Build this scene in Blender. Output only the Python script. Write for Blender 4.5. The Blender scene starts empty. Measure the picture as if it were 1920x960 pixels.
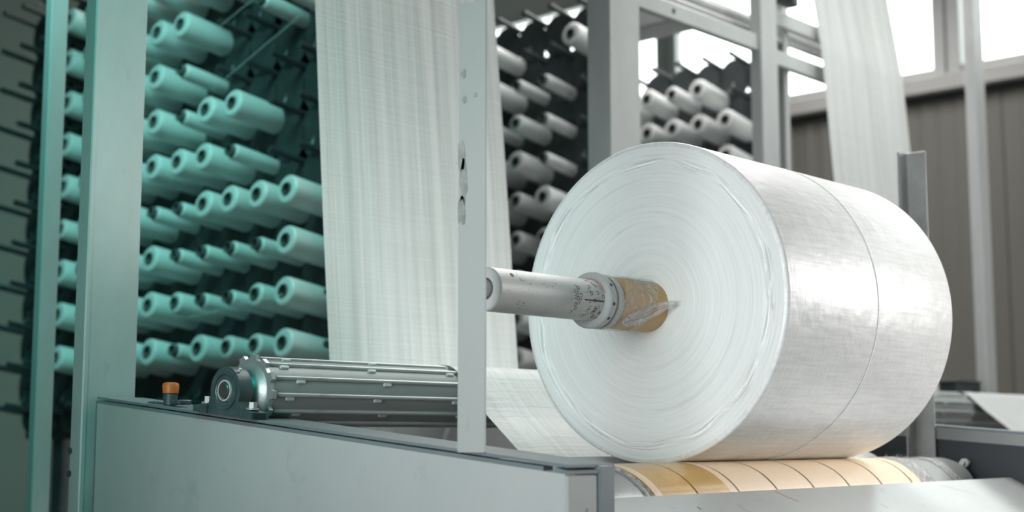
import bpy, math, random
from mathutils import Vector, Matrix
random.seed(7)
C = bpy.context.scene.collection
PI = math.pi
R = math.radians

# ---------------------------------------------------------------- camera
cam_d = bpy.data.cameras.new('camera'); cam = bpy.data.objects.new('camera', cam_d); C.objects.link(cam)
YAW, PITCH = 0.73168, 0.12445
cam.location = (0, 0, 1.0)
cam.rotation_euler = (PI/2 + PITCH, 0, YAW - PI/2)
cam_d.sensor_width = 36; cam_d.lens = 2695.33/1920*36
cam_d.clip_start = 0.05; cam_d.clip_end = 200
cam_d.dof.use_dof = True; cam_d.dof.focus_distance = 3.45; cam_d.dof.aperture_fstop = 2.2
bpy.context.scene.camera = cam

# ---------------------------------------------------------------- sky, lamps, exposure
sc = bpy.context.scene
sc.view_settings.view_transform = 'Standard'; sc.view_settings.look = 'None'
sc.view_settings.exposure = 0.0; sc.view_settings.gamma = 1.0; sc.view_settings.use_curve_mapping = False
w = bpy.data.worlds.new('overcast_sky'); sc.world = w; w.use_nodes = True
bg = w.node_tree.nodes['Background']; bg.inputs[0].default_value = (0.98, 1.0, 0.985, 1); bg.inputs[1].default_value = 4.3

def area(name, loc, target, size, power, color, size_y=None, spread=180):
    d = bpy.data.lights.new(name, 'AREA'); d.energy = power; d.color = color
    d.spread = math.radians(spread); d.shape = 'RECTANGLE'; d.size = size; d.size_y = size_y or size
    o = bpy.data.objects.new(name, d); C.objects.link(o); o.location = loc
    o.rotation_euler = (Vector(target)-Vector(loc)).to_track_quat('-Z', 'Y').to_euler()
    return o
area('added_overhead_fill_winders', (5.4, 2.7, 5.2), (4.4, 2.2, 0), 3.2, 125, (1.0, 0.99, 0.975), 2.4, 150)  # area lamp added under the closed ceiling to brighten the roll top
area('added_fill_right', (6.3, -0.4, 1.9), (3.7, 1.9, 0.95), 1.6, 15, (1.0, 0.985, 0.97), 1.2, 52)  # unseen fill, added to brighten the side of the roll
area('added_fill_far', (7.6, -3.4, 2.6), (7.0, 3.4, 2.3), 1.4, 13, (1.0, 0.985, 0.97), 1.4, 48)  # added to lift the right web and the posts near it
area('added_fill_left', (-1.0, 1.3, 1.5), (2.9, 1.9, 1.25), 2.0, 15, (0.93, 1.0, 1.0), 1.6, 52)  # made-up fill that brightens the roll end face
area('added_overhead_fill_racks', (7.6, 5.4, 5.3), (7.4, 4.6, 0), 3.2, 250, (1.0, 0.96, 0.93), 3.2, 150)  # added area lamp over the racks; the ceiling has no opening here
area('added_green_tint_left', (0.9, 2.0, 3.0), (2.2, 4.2, 1.2), 1.2, 9.5, (0.02, 0.72, 0.58), 1.2, 84)  # invented source, tints the left posts and panel green
area('added_green_tint_racks', (1.9, 3.9, 4.0), (3.5, 6.0, 1.6), 1.0, 28, (0.34, 1.0, 0.90), 1.0, 90)  # added green source over the left bobbins, no fixture there
area('added_green_tint_back', (2.6, 9.0, 3.0), (5.0, 12, 2.0), 1.6, 60, (0.0, 1.0, 0.80), 1.6, 110)  # made-up green source colouring the far wall

# ---------------------------------------------------------------- materials
def new_mat(name):
    m = bpy.data.materials.new(name); m.use_nodes = True
    return m, m.node_tree, m.node_tree.nodes['Principled BSDF']
def N(t, k, **kw):
    n = t.nodes.new(k)
    for a, b in kw.items():
        if a.startswith('i_'):
            key = a[2:]; key = int(key) if key.isdigit() else key.replace('_', ' ')
            n.inputs[key].default_value = b
        else: setattr(n, a, b)
    return n
def mathn(t, op, a, b=None, c=None):
    n = t.nodes.new('ShaderNodeMath'); n.operation = op
    for i, v in enumerate((a, b, c)):
        if v is None: continue
        if isinstance(v, (int, float)): n.inputs[i].default_value = v
        else: t.links.new(v, n.inputs[i])
    return n.outputs[0]
def ramp(t, fac, p0, c0, p1, c1):
    n = t.nodes.new('ShaderNodeValToRGB'); e = n.color_ramp.elements
    e[0].position = p0; e[0].color = (*c0, 1); e[1].position = p1; e[1].color = (*c1, 1)
    t.links.new(fac, n.inputs[0]); return n.outputs[0]
def mixc(t, fac, a, b):
    n = t.nodes.new('ShaderNodeMix'); n.data_type = 'RGBA'
    t.links.new(fac, n.inputs[0])
    for i, v in ((6, a), (7, b)):
        if isinstance(v, tuple): n.inputs[i].default_value = (*v, 1)
        else: t.links.new(v, n.inputs[i])
    return n.outputs[2]
def mat(name, col, rough=.5, metal=0, var=.1, nscale=3, bump=.05, bscale=60, dirt=None, dirt_amt=.0, stretch=(1, 1, 1), spec=.5):
    m, t, p = new_mat(name)
    tc = N(t, 'ShaderNodeTexCoord'); mp = N(t, 'ShaderNodeMapping'); mp.inputs['Scale'].default_value = stretch
    t.links.new(tc.outputs['Object'], mp.inputs[0])
    n1 = N(t, 'ShaderNodeTexNoise', i_Scale=nscale, i_Detail=6.0, i_Roughness=.6); t.links.new(mp.outputs[0], n1.inputs['Vector'])
    lo = tuple(c*(1-var) for c in col); hi = tuple(min(1, c*(1+var)) for c in col)
    base = ramp(t, n1.outputs[0], .3, lo, .7, hi)
    if dirt:
        n2 = N(t, 'ShaderNodeTexNoise', i_Scale=nscale*4.3, i_Detail=8.0, i_Roughness=.72); t.links.new(mp.outputs[0], n2.inputs['Vector'])
        f = ramp(t, n2.outputs[0], .62-.12*dirt_amt, (0, 0, 0), .74, (1, 1, 1))
        base = mixc(t, mathn(t, 'MULTIPLY', f, .7), base, dirt)
    t.links.new(base, p.inputs['Base Color'])
    p.inputs['Roughness'].default_value = rough; p.inputs['Metallic'].default_value = metal
    p.inputs['Specular IOR Level'].default_value = spec
    if bump:
        n3 = N(t, 'ShaderNodeTexNoise', i_Scale=bscale, i_Detail=3.0); t.links.new(mp.outputs[0], n3.inputs['Vector'])
        b = N(t, 'ShaderNodeBump', i_Strength=bump, i_Distance=.002); t.links.new(n3.outputs[0], b.inputs['Height'])
        t.links.new(b.outputs[0], p.inputs['Normal'])
    return m
M = {}
M['panel'] = mat('light_grey_powder_coat', (.42, .445, .445), .42, var=.05, nscale=2, bump=.06, bscale=300, dirt=(.33, .34, .32), dirt_amt=.3)
M['panel_edge'] = mat('blue_grey_paint', (.17, .205, .22), .4, var=.1, nscale=5, bump=.1, dirt=(.3, .32, .32), dirt_amt=.2)
M['navy'] = mat('dark_navy_paint', (.028, .034, .042), .5, var=.12, nscale=3, bump=.05)
M['grey_rail'] = mat('grey_painted_rail', (.27, .28, .28), .45, var=.1, nscale=6, dirt=(.16, .16, .15), dirt_amt=.2)
M['post'] = mat('pale_post_paint', (.41, .43, .425), .45, var=.05, nscale=4, bump=.08, dirt=(.27, .27, .26), dirt_amt=.12, stretch=(1, 1, .4))
M['tower'] = mat('pale_galvanised_frame', (.50, .515, .515), .42, metal=.15, var=.08, nscale=5, bump=.1, bscale=120, dirt=(.34, .35, .35), dirt_amt=.1, stretch=(1, 1, .5))
M['galv'] = mat('worn_galvanised_steel', (.40, .41, .41), .42, metal=.4, var=.15, nscale=12, bump=.15, bscale=90, dirt=(.16, .15, .13), dirt_amt=.35)
M['steel'] = mat('satin_steel', (.60, .615, .61), .5, metal=.15, var=.1, nscale=8, bump=.06, bscale=200, dirt=(.27, .24, .19), dirt_amt=.15, stretch=(.4, 1, 1))
M['steel_face'] = mat('dull_steel_face', (.52, .535, .535), .5, metal=.15, var=.06, nscale=14, bump=.1)
M['steel_dark'] = mat('dark_steel', (.25, .24, .23), .35, metal=.8, var=.25, nscale=14, bump=.1)  # darker steel for groove, races and stub
M['cast'] = mat('dark_cast_iron_paint', (.055, .085, .09), .45, var=.25, nscale=20, bump=.3, bscale=120, dirt=(.2, .24, .25), dirt_amt=.2)
M['alu'] = mat('cast_aluminium', (.42, .45, .45), .42, metal=.55, var=.12, nscale=12, bump=.2, bscale=90, dirt=(.24, .25, .25), dirt_amt=.25)
M['slat'] = mat('grey_roller_slat', (.40, .425, .42), .36, metal=.45, var=.06, nscale=5, dirt=(.10, .11, .11), dirt_amt=.12, stretch=(.5, 2, 2))
M['drum_body'] = mat('grey_roller_core', (.27, .29, .285), .5, metal=.2, var=.08, nscale=4, bump=.1, stretch=(.5, 1, 1))
M['clip'] = mat('pale_tape_clip', (.52, .54, .53), .5, var=.08, nscale=30)
M['black'] = mat('plain_black', (.015, .017, .018), .6, var=.2)
M['rack'] = mat('dark_grey_rack_paint', (.035, .043, .045), .5, var=.2, nscale=5, bump=.1)
M['tube'] = mat('dark_grey_cardboard_tube', (.11, .12, .12), .7, var=.15, nscale=12)
M['guide'] = mat('translucent_white_plastic', (.62, .65, .64), .4, var=.06, nscale=12)
M['orange'] = mat('orange_plastic', (.75, .17, .04), .4, var=.06, nscale=12)
M['wall'] = mat('grey_sandwich_panel', (.130, .127, .116), .45, var=.05, nscale=1.2, bump=.03, stretch=(1, 1, .3))
M['wall_white'] = mat('white_wall', (.46, .46, .45), .6, var=.04, nscale=1.2, bump=.03)
M['frame'] = mat('grey_window_frame', (.40, .41, .41), .4, var=.04, nscale=3)
M['ledge'] = mat('pale_sill_flashing', (.36, .36, .355), .45, var=.05, nscale=3)
M['floor'] = mat('grey_concrete', (.20, .205, .20), .6, var=.15, nscale=1.5, bump=.2, dirt=(.12, .12, .12), dirt_amt=.2)
M['plate'] = mat('scuffed_grey_plate', (.58, .60, .595), .34, metal=.25, var=.05, nscale=4, bump=.05, dirt=(.36, .38, .38), dirt_amt=.15)
M['peach'] = mat('peach_rubber_tape', (.85, .68, .50), .42, var=.04, nscale=7, bump=.12, bscale=160, dirt=(.60, .45, .31), dirt_amt=.04, spec=.35)
M['ochre'] = mat('glossy_ochre_tape', (.60, .38, .14), .22, var=.1, nscale=7, bump=.1, bscale=60, dirt=(.36, .23, .09), dirt_amt=.12)
M['groove'] = mat('brown_tape_edge', (.16, .10, .05), .5, var=.5, nscale=30, bump=.3)
M['card'] = mat('brown_cardboard', (.56, .36, .17), .42, var=.1, nscale=14, bump=.12, dirt=(.40, .25, .11), dirt_amt=.25)
M['ink_and_hole'] = mat('dark_ink_and_hole_shade', (.06, .065, .065), .6, var=.2)  # marker ink, and the dark discs that shade uncut holes
M['red'] = mat('red_marker', (.62, .12, .08), .5, var=.1)
M['yarn'] = mat('white_yarn_package', (.66, .685, .68), .38, var=.03, nscale=5, bump=.1, bscale=150)
M['tape_residue'] = mat('dull_tape_residue', (.30, .31, .30), .35, var=.35, nscale=40, bump=.6, bscale=70)

def fabric_mat(name, col, across, along, streak=.05, rough=.42, fine=.25):
    # woven tape: streaks that run along the length, fine cross picks; across/along are object axes (0,1,2)
    m, t, p = new_mat(name)
    tc = N(t, 'ShaderNodeTexCoord'); L = t.links.new
    def stretched(sa, sl, det=4.0):
        mp = N(t, 'ShaderNodeMapping'); s = [0.0, 0.0, 0.0]; s[across] = sa; s[along] = sl
        mp.inputs['Scale'].default_value = s
        L(tc.outputs['Object'], mp.inputs[0]); n = N(t, 'ShaderNodeTexNoise', i_Scale=1.0, i_Detail=det, i_Roughness=.65)
        L(mp.outputs[0], n.inputs['Vector']); return n.outputs[0]
    s1 = stretched(26, .5); s2 = stretched(90, 1.2, 3.0); s3 = stretched(2.0, 110, 3.0)
    mixv = mathn(t, 'ADD', mathn(t, 'MULTIPLY', s1, .55), mathn(t, 'ADD', mathn(t, 'MULTIPLY', s2, .3), mathn(t, 'MULTIPLY', s3, .15)))
    L(ramp(t, mixv, .36, tuple(c*(1-streak*2) for c in col), .60, col), p.inputs['Base Color'])
    b = N(t, 'ShaderNodeBump', i_Strength=fine, i_Distance=.004); L(mixv, b.inputs['Height'])
    b2 = N(t, 'ShaderNodeBump', i_Strength=fine*.8, i_Distance=.0015); L(s3, b2.inputs['Height']); L(b.outputs[0], b2.inputs['Normal'])
    L(b2.outputs[0], p.inputs['Normal']); p.inputs['Roughness'].default_value = rough
    return m
M['web'] = fabric_mat('white_woven_web', (.68, .70, .69), 0, 2, .15, .45, .8)
M['web_slope'] = fabric_mat('white_woven_web_slope', (.66, .68, .67), 0, 1, .14, .4, .9)

def roll_side():
    m, t, p = new_mat('white_woven_roll_surface'); L = t.links.new
    tc = N(t, 'ShaderNodeTexCoord'); sp = N(t, 'ShaderNodeSeparateXYZ'); L(tc.outputs['Object'], sp.inputs[0])
    th = mathn(t, 'MULTIPLY', mathn(t, 'ARCTAN2', sp.outputs[2], sp.outputs[1]), .4)
    def tex(sx, st, det=4.0, sc_=1.0):
        cb = N(t, 'ShaderNodeCombineXYZ'); L(mathn(t, 'MULTIPLY', sp.outputs[0], sx), cb.inputs[0]); L(mathn(t, 'MULTIPLY', th, st), cb.inputs[1])
        n = N(t, 'ShaderNodeTexNoise', i_Scale=sc_, i_Detail=det, i_Roughness=.6); L(cb.outputs[0], n.inputs['Vector']); return n.outputs[0]
    picks = tex(7, 95, 4.0); warp = tex(330, 22, 2.0); grid = tex(420, 420, 2.0); big = tex(5, 6, 3.0)
    cb = N(t, 'ShaderNodeCombineXYZ'); L(mathn(t, 'MULTIPLY', sp.outputs[0], 250), cb.inputs[0]); L(mathn(t, 'MULTIPLY', th, 250), cb.inputs[1])
    lines = ramp(t, picks, .60, (0, 0, 0), .70, (1, 1, 1))
    h = mathn(t, 'ADD', mathn(t, 'MULTIPLY', picks, .7), mathn(t, 'ADD', mathn(t, 'MULTIPLY', warp, .75), mathn(t, 'MULTIPLY', grid, .35)))
    b = N(t, 'ShaderNodeBump', i_Strength=.42, i_Distance=.0016); L(h, b.inputs['Height'])
    b2 = N(t, 'ShaderNodeBump', i_Strength=.4, i_Distance=.02); L(big, b2.inputs['Height']); L(b.outputs[0], b2.inputs['Normal'])
    L(b2.outputs[0], p.inputs['Normal'])
    base = ramp(t, mathn(t, 'ADD', mathn(t, 'MULTIPLY', warp, .5), mathn(t, 'MULTIPLY', picks, .5)), .38, (.70, .70, .695), .56, (.83, .83, .825))
    L(mixc(t, mathn(t, 'MULTIPLY', lines, .5), base, (.88, .88, .87)), p.inputs['Base Color'])
    p.inputs['Roughness'].default_value = .36; p.inputs['Specular IOR Level'].default_value = .6
    return m
def roll_end():
    m, t, p = new_mat('layered_fabric_edges'); L = t.links.new
    tc = N(t, 'ShaderNodeTexCoord'); sp = N(t, 'ShaderNodeSeparateXYZ'); L(tc.outputs['Object'], sp.inputs[0])
    r = mathn(t, 'SQRT', mathn(t, 'ADD', mathn(t, 'MULTIPLY', sp.outputs[1], sp.outputs[1]), mathn(t, 'MULTIPLY', sp.outputs[2], sp.outputs[2])))
    slow = N(t, 'ShaderNodeTexNoise', i_Scale=3.5, i_Detail=3.0); L(tc.outputs['Object'], slow.inputs['Vector'])
    rr = mathn(t, 'ADD', r, mathn(t, 'MULTIPLY', mathn(t, 'SUBTRACT', slow.outputs[0], .5), .010))
    def rings(s, det=3.0, ang=1.5):
        cb = N(t, 'ShaderNodeCombineXYZ'); L(mathn(t, 'MULTIPLY', rr, s), cb.inputs[0])
        L(mathn(t, 'MULTIPLY', sp.outputs[1], ang), cb.inputs[1]); L(mathn(t, 'MULTIPLY', sp.outputs[2], ang), cb.inputs[2])
        n = N(t, 'ShaderNodeTexNoise', i_Scale=1.0, i_Detail=det, i_Roughness=.7); L(cb.outputs[0], n.inputs['Vector']); return n.outputs[0]
    f = rings(170, 3.0, 3.0); g = rings(60, 4.0, 2.0)
    gl = ramp(t, g, .60, (0, 0, 0), .70, (1, 1, 1)); base = ramp(t, f, .32, (.77, .785, .785), .55, (.84, .845, .84))
    L(mixc(t, mathn(t, 'MULTIPLY', gl, .30), base, (.56, .585, .585)), p.inputs['Base Color'])
    b = N(t, 'ShaderNodeBump', i_Strength=.4, i_Distance=.0012); L(mathn(t, 'SUBTRACT', f, mathn(t, 'MULTIPLY', gl, .4)), b.inputs['Height']); L(b.outputs[0], p.inputs['Normal'])
    p.inputs['Roughness'].default_value = .5
    return m
M['roll'] = roll_side(); M['roll_end'] = roll_end()

def wrap_mat(name, col, alpha, scale):
    m, t, p = new_mat(name); L = t.links.new
    tc = N(t, 'ShaderNodeTexCoord'); n = N(t, 'ShaderNodeTexNoise', i_Scale=scale, i_Detail=6.0, i_Roughness=.75, i_Distortion=1.5)
    L(tc.outputs['Object'], n.inputs['Vector'])
    a = ramp(t, n.outputs[0], .40, (alpha*.25,)*3, .66, (min(1, alpha*1.6),)*3)
    L(a, p.inputs['Alpha']); p.inputs['Base Color'].default_value = (*col, 1); p.inputs['Roughness'].default_value = .18
    b = N(t, 'ShaderNodeBump', i_Strength=.8, i_Distance=.01); L(n.outputs[0], b.inputs['Height']); L(b.outputs[0], p.inputs['Normal'])
    return m
M['film'] = wrap_mat('clear_stretch_film', (.97, .97, .96), .30, 30)
M['film_thick'] = wrap_mat('crumpled_white_film', (.80, .80, .78), .8, 34)
M['film_tail'] = wrap_mat('thin_white_film', (.97, .97, .96), .36, 60)
def glass():
    m, t, p = new_mat('window_glass'); L = t.links.new
    tr = N(t, 'ShaderNodeBsdfTransparent'); gl = N(t, 'ShaderNodeBsdfGlossy'); gl.inputs['Roughness'].default_value = .02
    mx = N(t, 'ShaderNodeMixShader'); mx.inputs[0].default_value = .06
    L(tr.outputs[0], mx.inputs[1]); L(gl.outputs[0], mx.inputs[2]); L(mx.outputs[0], t.nodes['Material Output'].inputs[0])
    tr.inputs[0].default_value = (.97, 1, .985, 1)
    return m
M['glass'] = glass()

# ---------------------------------------------------------------- mesh helpers
class MB:
    def __init__(s): s.v = []; s.f = []; s.m = []
    def add(s, vs, fs, mi=0):
        k = len(s.v); s.v += [tuple(v) for v in vs]; s.f += [tuple(k+i for i in f) for f in fs]; s.m += [mi]*len(fs); return s
    def box(s, x0, x1, y0, y1, z0, z1, mi=0):
        vs = [(x, y, z) for x in (x0, x1) for y in (y0, y1) for z in (z0, z1)]
        return s.add(vs, [(0, 1, 3, 2), (4, 6, 7, 5), (0, 4, 5, 1), (2, 3, 7, 6), (0, 2, 6, 4), (1, 5, 7, 3)], mi)
    def bbox(s, x0, x1, y0, y1, z0, z1, b=.003, mi=0):
        # box with chamfered edges along Z and on top/bottom
        def ring(z, i): return [(x0+i+b, y0+i, z), (x1-i-b, y0+i, z), (x1-i, y0+i+b, z), (x1-i, y1-i-b, z), (x1-i-b, y1-i, z), (x0+i+b, y1-i, z), (x0+i, y1-i-b, z), (x0+i, y0+i+b, z)]
        vs = ring(z0, b)+ring(z0+b, 0)+ring(z1-b, 0)+ring(z1, b); fs = [tuple(range(7, -1, -1)), tuple(range(24, 32))]
        for k in range(3):
            for i in range(8): j = (i+1) % 8; fs.append((k*8+i, k*8+j, k*8+8+j, k*8+8+i))
        return s.add(vs, fs, mi)
    def lathe(s, prof, n=32, mi=0, c=(0, 0), a0=0, a1=2*PI):
        # profile of (x, r) turned about an X axis through (y, z) = c
        full = abs(a1-a0-2*PI) < 1e-6; cols = n if full else n+1
        vs = [(x, c[0]+r*math.cos(a0+(a1-a0)*i/n), c[1]+r*math.sin(a0+(a1-a0)*i/n)) for x, r in prof for i in range(cols)]
        fs = []
        for k in range(len(prof)-1):
            for i in range(n):
                j = (i+1) % cols; fs.append((k*cols+i, (k+1)*cols+i, (k+1)*cols+j, k*cols+j))
        return s.add(vs, fs, mi)
    def tube(s, p, q, r, n=10, r2=None, caps=True, mi=0):
        p, q = Vector(p), Vector(q); d = (q-p).normalized(); r2 = r if r2 is None else r2
        u = d.orthogonal().normalized(); w_ = d.cross(u)
        vs = [p+u*r*math.cos(2*PI*i/n)+w_*r*math.sin(2*PI*i/n) for i in range(n)]+[q+u*r2*math.cos(2*PI*i/n)+w_*r2*math.sin(2*PI*i/n) for i in range(n)]
        fs = [(i, (i+1) % n, n+(i+1) % n, n+i) for i in range(n)]
        if caps: fs += [tuple(range(n-1, -1, -1)), tuple(range(n, 2*n))]
        return s.add(vs, fs, mi)
    def prism(s, pts, axis, a, b, mi=0):
        # 2D outline extruded along axis ('x': pts are (y,z); 'y': (x,z); 'z': (x,y))
        def P(u, v, t_): return {'x': (t_, u, v), 'y': (u, t_, v), 'z': (u, v, t_)}[axis]
        n = len(pts); vs = [P(u, v, a) for u, v in pts]+[P(u, v, b) for u, v in pts]
        return s.add(vs, [tuple(range(n-1, -1, -1)), tuple(range(n, 2*n))]+[(i, (i+1) % n, n+(i+1) % n, n+i) for i in range(n)], mi)
    def build(s, name, mats, parent=None, smooth=True, loc=None, ang=32):
        me = bpy.data.meshes.new(name); me.from_pydata(s.v, [], s.f); me.update()
        for m_ in (mats if isinstance(mats, (list, tuple)) else [mats]): me.materials.append(m_)
        me.polygons.foreach_set('material_index', s.m)
        import bmesh
        bm = bmesh.new(); bm.from_mesh(me); bmesh.ops.recalc_face_normals(bm, faces=bm.faces); bm.to_mesh(me); bm.free()
        if smooth:
            me.polygons.foreach_set('use_smooth', [True]*len(me.polygons)); me.set_sharp_from_angle(angle=R(ang))
        o = bpy.data.objects.new(name, me); C.objects.link(o)
        if parent: o.parent = parent
        if loc: o.location = loc
        return o
def tag(o, label=None, cat=None, group=None, kind=None):
    if label: o['label'] = label
    if cat: o['category'] = cat
    if group: o['group'] = group
    if kind: o['kind'] = kind
    return o
def thing(name, label, cat, loc=(0, 0, 0), group=None, rot=None):
    o = bpy.data.objects.new(name, None); C.objects.link(o); o.location = loc; o.empty_display_size = .1
    if rot: o.rotation_euler = rot
    return tag(o, label, cat, group)
def reuse(src, name, parent=None, loc=(0, 0, 0), rot=None):
    o = src.copy(); o.name = name; C.objects.link(o); o.parent = parent; o.location = loc
    if rot: o.rotation_euler = rot
    return o
def cut(o, cutter_mb):
    # real holes through a sheet
    c = cutter_mb.build('cutter', M['black'], smooth=False)
    md = o.modifiers.new('holes', 'BOOLEAN'); md.operation = 'DIFFERENCE'; md.object = c; md.solver = 'EXACT'
    dg = bpy.context.evaluated_depsgraph_get(); dg.update()
    me = bpy.data.meshes.new_from_object(o.evaluated_get(dg)); o.modifiers.clear(); o.data = me
    bpy.data.objects.remove(c); return o

# ================================================================ SETTING
W = 10.5                                                # the window wall stands at x = W
struct = lambda o: tag(o, kind='structure')
struct(MB().box(-4, W+.3, -5, 12.3, -.2, 0).build('floor', M['floor'], smooth=False))
struct(MB().box(-4, W+.3, -5, 12.3, 5.7, 5.9).build('ceiling', M['wall_white'], smooth=False))
struct(MB().box(-4.2, W+.3, 12.0, 12.3, 0, 5.7).build('wall_back', M['wall'], smooth=False))
struct(MB().box(-4.2, -4, -5, 12.3, 0, 5.7).build('wall_left', M['wall'], smooth=False))
struct(MB().box(-4.2, W+.3, -5.3, -5, 0, 5.7).build('wall_front', M['wall_white'], smooth=False))
wr = struct(MB().box(W+.08, W+.3, -5, 12, 0, 3.62).build('wall_right', M['wall'], smooth=False))
# ribbed sandwich panels, one part each (0.9 m wide) with shallow vertical ribs
def wall_panel():
    pts = [(0.004, 0.0)]
    y = .02
    for k in range(6):
        pts += [(y, 0), (y+.014, -.005), (y+.050, -.005), (y+.064, 0)]; y += .147
    pts += [(.896, 0), (.896, .07), (.004, .07)]
    return MB().prism([(p[1], p[0]) for p in pts], 'z', 0, 3.63)
pan = None
for k in range(18):
    if pan is None: pan = wall_panel().build('wall_panel', M['wall'], wr); o = pan
    else: o = reuse(pan, 'wall_panel', wr)
    o.location = (W+.005, -4.6+.9*k, .02)
struct(MB().box(W-.05, W+.3, -5, 12, 3.653, 3.665).build('trim_1', M['black'], smooth=False))  # thin black strip under the sill ledge
lg = MB().bbox(W-.13, W+.3, -5, 12, 3.665, 3.80, .01); struct(lg.build('trim_2', M['ledge']))
struct(MB().box(W, W+.3, -5, 12, 5.2, 5.7).build('wall_right_lintel', M['wall_white'], smooth=False))
# window bays between jamb posts, pitch 2.75 m
ycs = [-3.28, -.58, 2.12, 4.82, 7.52, 10.22]
for k, yc in enumerate(ycs):
    m_ = MB().bbox(W-.03, W+.08, yc-.115, yc-.008, 3.80, 5.2, .008); m_.bbox(W-.03, W+.08, yc+.008, yc+.115, 3.80, 5.2, .008); m_.box(W, W+.08, yc-.008, yc+.008, 3.8, 5.2)
    struct(m_.build('trim_%d' % (k+3), M['frame']))
for k in range(5):
    y0, y1 = ycs[k]+.115, ycs[k+1]-.115
    m_ = MB().bbox(W, W+.1, y0, y1, 3.80, 3.885, .008); m_.bbox(W, W+.1, y0, y1, 5.12, 5.2, .008)
    wn = struct(m_.build('window_%d' % (k+1), M['frame']))
    MB().box(W+.045, W+.055, y0, y1, 3.885, 5.12).build('pane', M['glass'], wn, smooth=False)
# ceiling duct seen over the right rack
du = thing('ceiling_duct', 'grey box duct running below the windows behind the upper tie beam', 'duct', (6.3, 4.8, 3.32))
MB().bbox(-.12, .12, -.48, .22, -.10, .25, .01).build('duct_body', M['tower'], du)
MB().tube((0.0, .10, -.03), (0.0, .30, -.03), .13, 20).build('duct_collar', M['tower'], du)
MB().box(-.02, .02, .1, .14, .25, 2.38).build('hanger', M['tower'], du)

# ================================================================ FABRIC ROLL
AX = (2.865, 2.12, 1.3305); RL = .855; RR = .40; SH = 1.317-1.3305
roll = thing('fabric_roll', 'huge white roll of woven fabric resting on the tan taped drum', 'fabric roll', AX)
prof = [(0, RR-.012), (.0015, RR-.004), (.005, RR-.0008), (.009, RR)]
xs = .422
prof += [(xs-.06, RR), (xs-.0025, RR+.0001), (xs-.001, RR-.005), (xs+.001, RR-.005), (xs+.0022, RR+.0016), (xs+.012, RR+.0012), (xs+.05, RR+.0006)]
prof += [(RL-.008, RR), (RL-.002, RR-.002), (RL, RR-.01), (RL, .06)]
mb = MB(); n = 220
rows = []
for x, r in prof:
    for i in range(n):
        a = 2*PI*i/n; lean = .010*math.sin(a-.7) if .3 < x < .6 else 0
        rows.append((x+lean, r*math.cos(a), r*math.sin(a)))
mb.add(rows, [(k*n+i, (k+1)*n+i, (k+1)*n+(i+1) % n, k*n+(i+1) % n) for k in range(len(prof)-1) for i in range(n)])
mb.build('fabric_body', M['roll'], roll, ang=50)
# end face: layer edges stand proud or recessed by a millimetre or two
rad = [.061]; 
while rad[-1] < RR-.012: rad.append(rad[-1]+random.choice((.0022, .003, .0035, .005)))
rad[-1] = RR-.012
mb = MB(); n = 200; vs = []
for k, r in enumerate(rad):
    base = random.gauss(0, .00035); edge = 0
    ph = random.random()*6
    wob = .0032*math.exp(-((r-.352)/.012)**2)
    for i in range(n):
        a = 2*PI*i/n
        rr = r+wob*math.sin(9*a+2*math.sin(3*a))*1.2
        x = base*(1+.5*math.sin(2*a+ph))+wob*math.sin(7*a+ph)*1.2+.0005*math.sin(a*2+r*40)
        if k in (0, len(rad)-1): x = 0; rr = r
        vs.append((x, rr*math.cos(a), rr*math.sin(a)+SH*(RR-.012-r)/(RR-.073)))
mb.add(vs, [(k*n+i, (k+1)*n+i, (k+1)*n+(i+1) % n, k*n+(i+1) % n) for k in range(len(rad)-1) for i in range(n)])
mb.build('end_face', M['roll_end'], roll, ang=60)
co = MB().lathe([(-.175, .050), (-.175, .0615), (-.172, .0628), (0.0, .0628), (.02, .0628)], 48, c=(0, SH)).build('cardboard_core', M['card'], roll)
tag(co, 'brown cardboard core')
mb = MB()   # tape edge bands on the core
mb.lathe([(-.095, .0630), (-.0945, .0636), (-.068, .0636), (-.0675, .0630)], 48, c=(0, SH)); mb.build('core_tape', M['card'], co)
mb = MB(); vs = []; nn = 60; rowsn = 12      # crumpled film wound around the core, trailing to the right
for j in range(rowsn):
    for i in range(nn):
        a = PI*.12+2*PI*i/nn; u = j/(rowsn-1)
        x = -.15+.13*u+.045*math.sin(a+.4)-.02; r = .0645+.0025*abs(math.sin(7*a+5*u))+random.random()*.0012
        vs.append((min(x, -.003), r*math.cos(a), SH+r*math.sin(a)))
mb.add(vs, [(j*nn+i, j*nn+(i+1) % nn, (j+1)*nn+(i+1) % nn, (j+1)*nn+i) for j in range(rowsn-1) for i in range(nn)])
mb.build('plastic_film', M['film'], roll, ang=180)
mb = MB(); rnd = random.Random(3)            # twisted tail of the film lying across the core front
for k in range(16):
    dz = rnd.uniform(-.014, .014); q = rnd.uniform(-.01, .01); end = rnd.uniform(-.03, .012); P_ = []
    for i in range(9):
        u = i/8; x = -.165+.150*u; z = SH-.048+.052*u**1.4+dz*(.4+.9*math.sin(PI*u))+rnd.uniform(-.002, .002)
        a_ = math.asin(max(-.98, min(.98, (z-SH)/.067))); y = -.067*math.cos(a_)-.001-.002*rnd.random()
        if i >= 7: y -= (.012 if i == 7 else .034+end*.5)
        P_.append(Vector((min(x, -.006), y, z)))
    wd = rnd.uniform(.002, .0075); vs = []
    for i, q_ in enumerate(P_): h = wd*(1-.6*(i/8)); vs += [q_+Vector((0, -.001, h)), q_-Vector((0, 0, h))]
    mb.add(vs, [(2*i, 2*i+1, 2*i+3, 2*i+2) for i in range(8)])
mb.build('film_tail', M['film_tail'], roll, ang=180)

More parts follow.
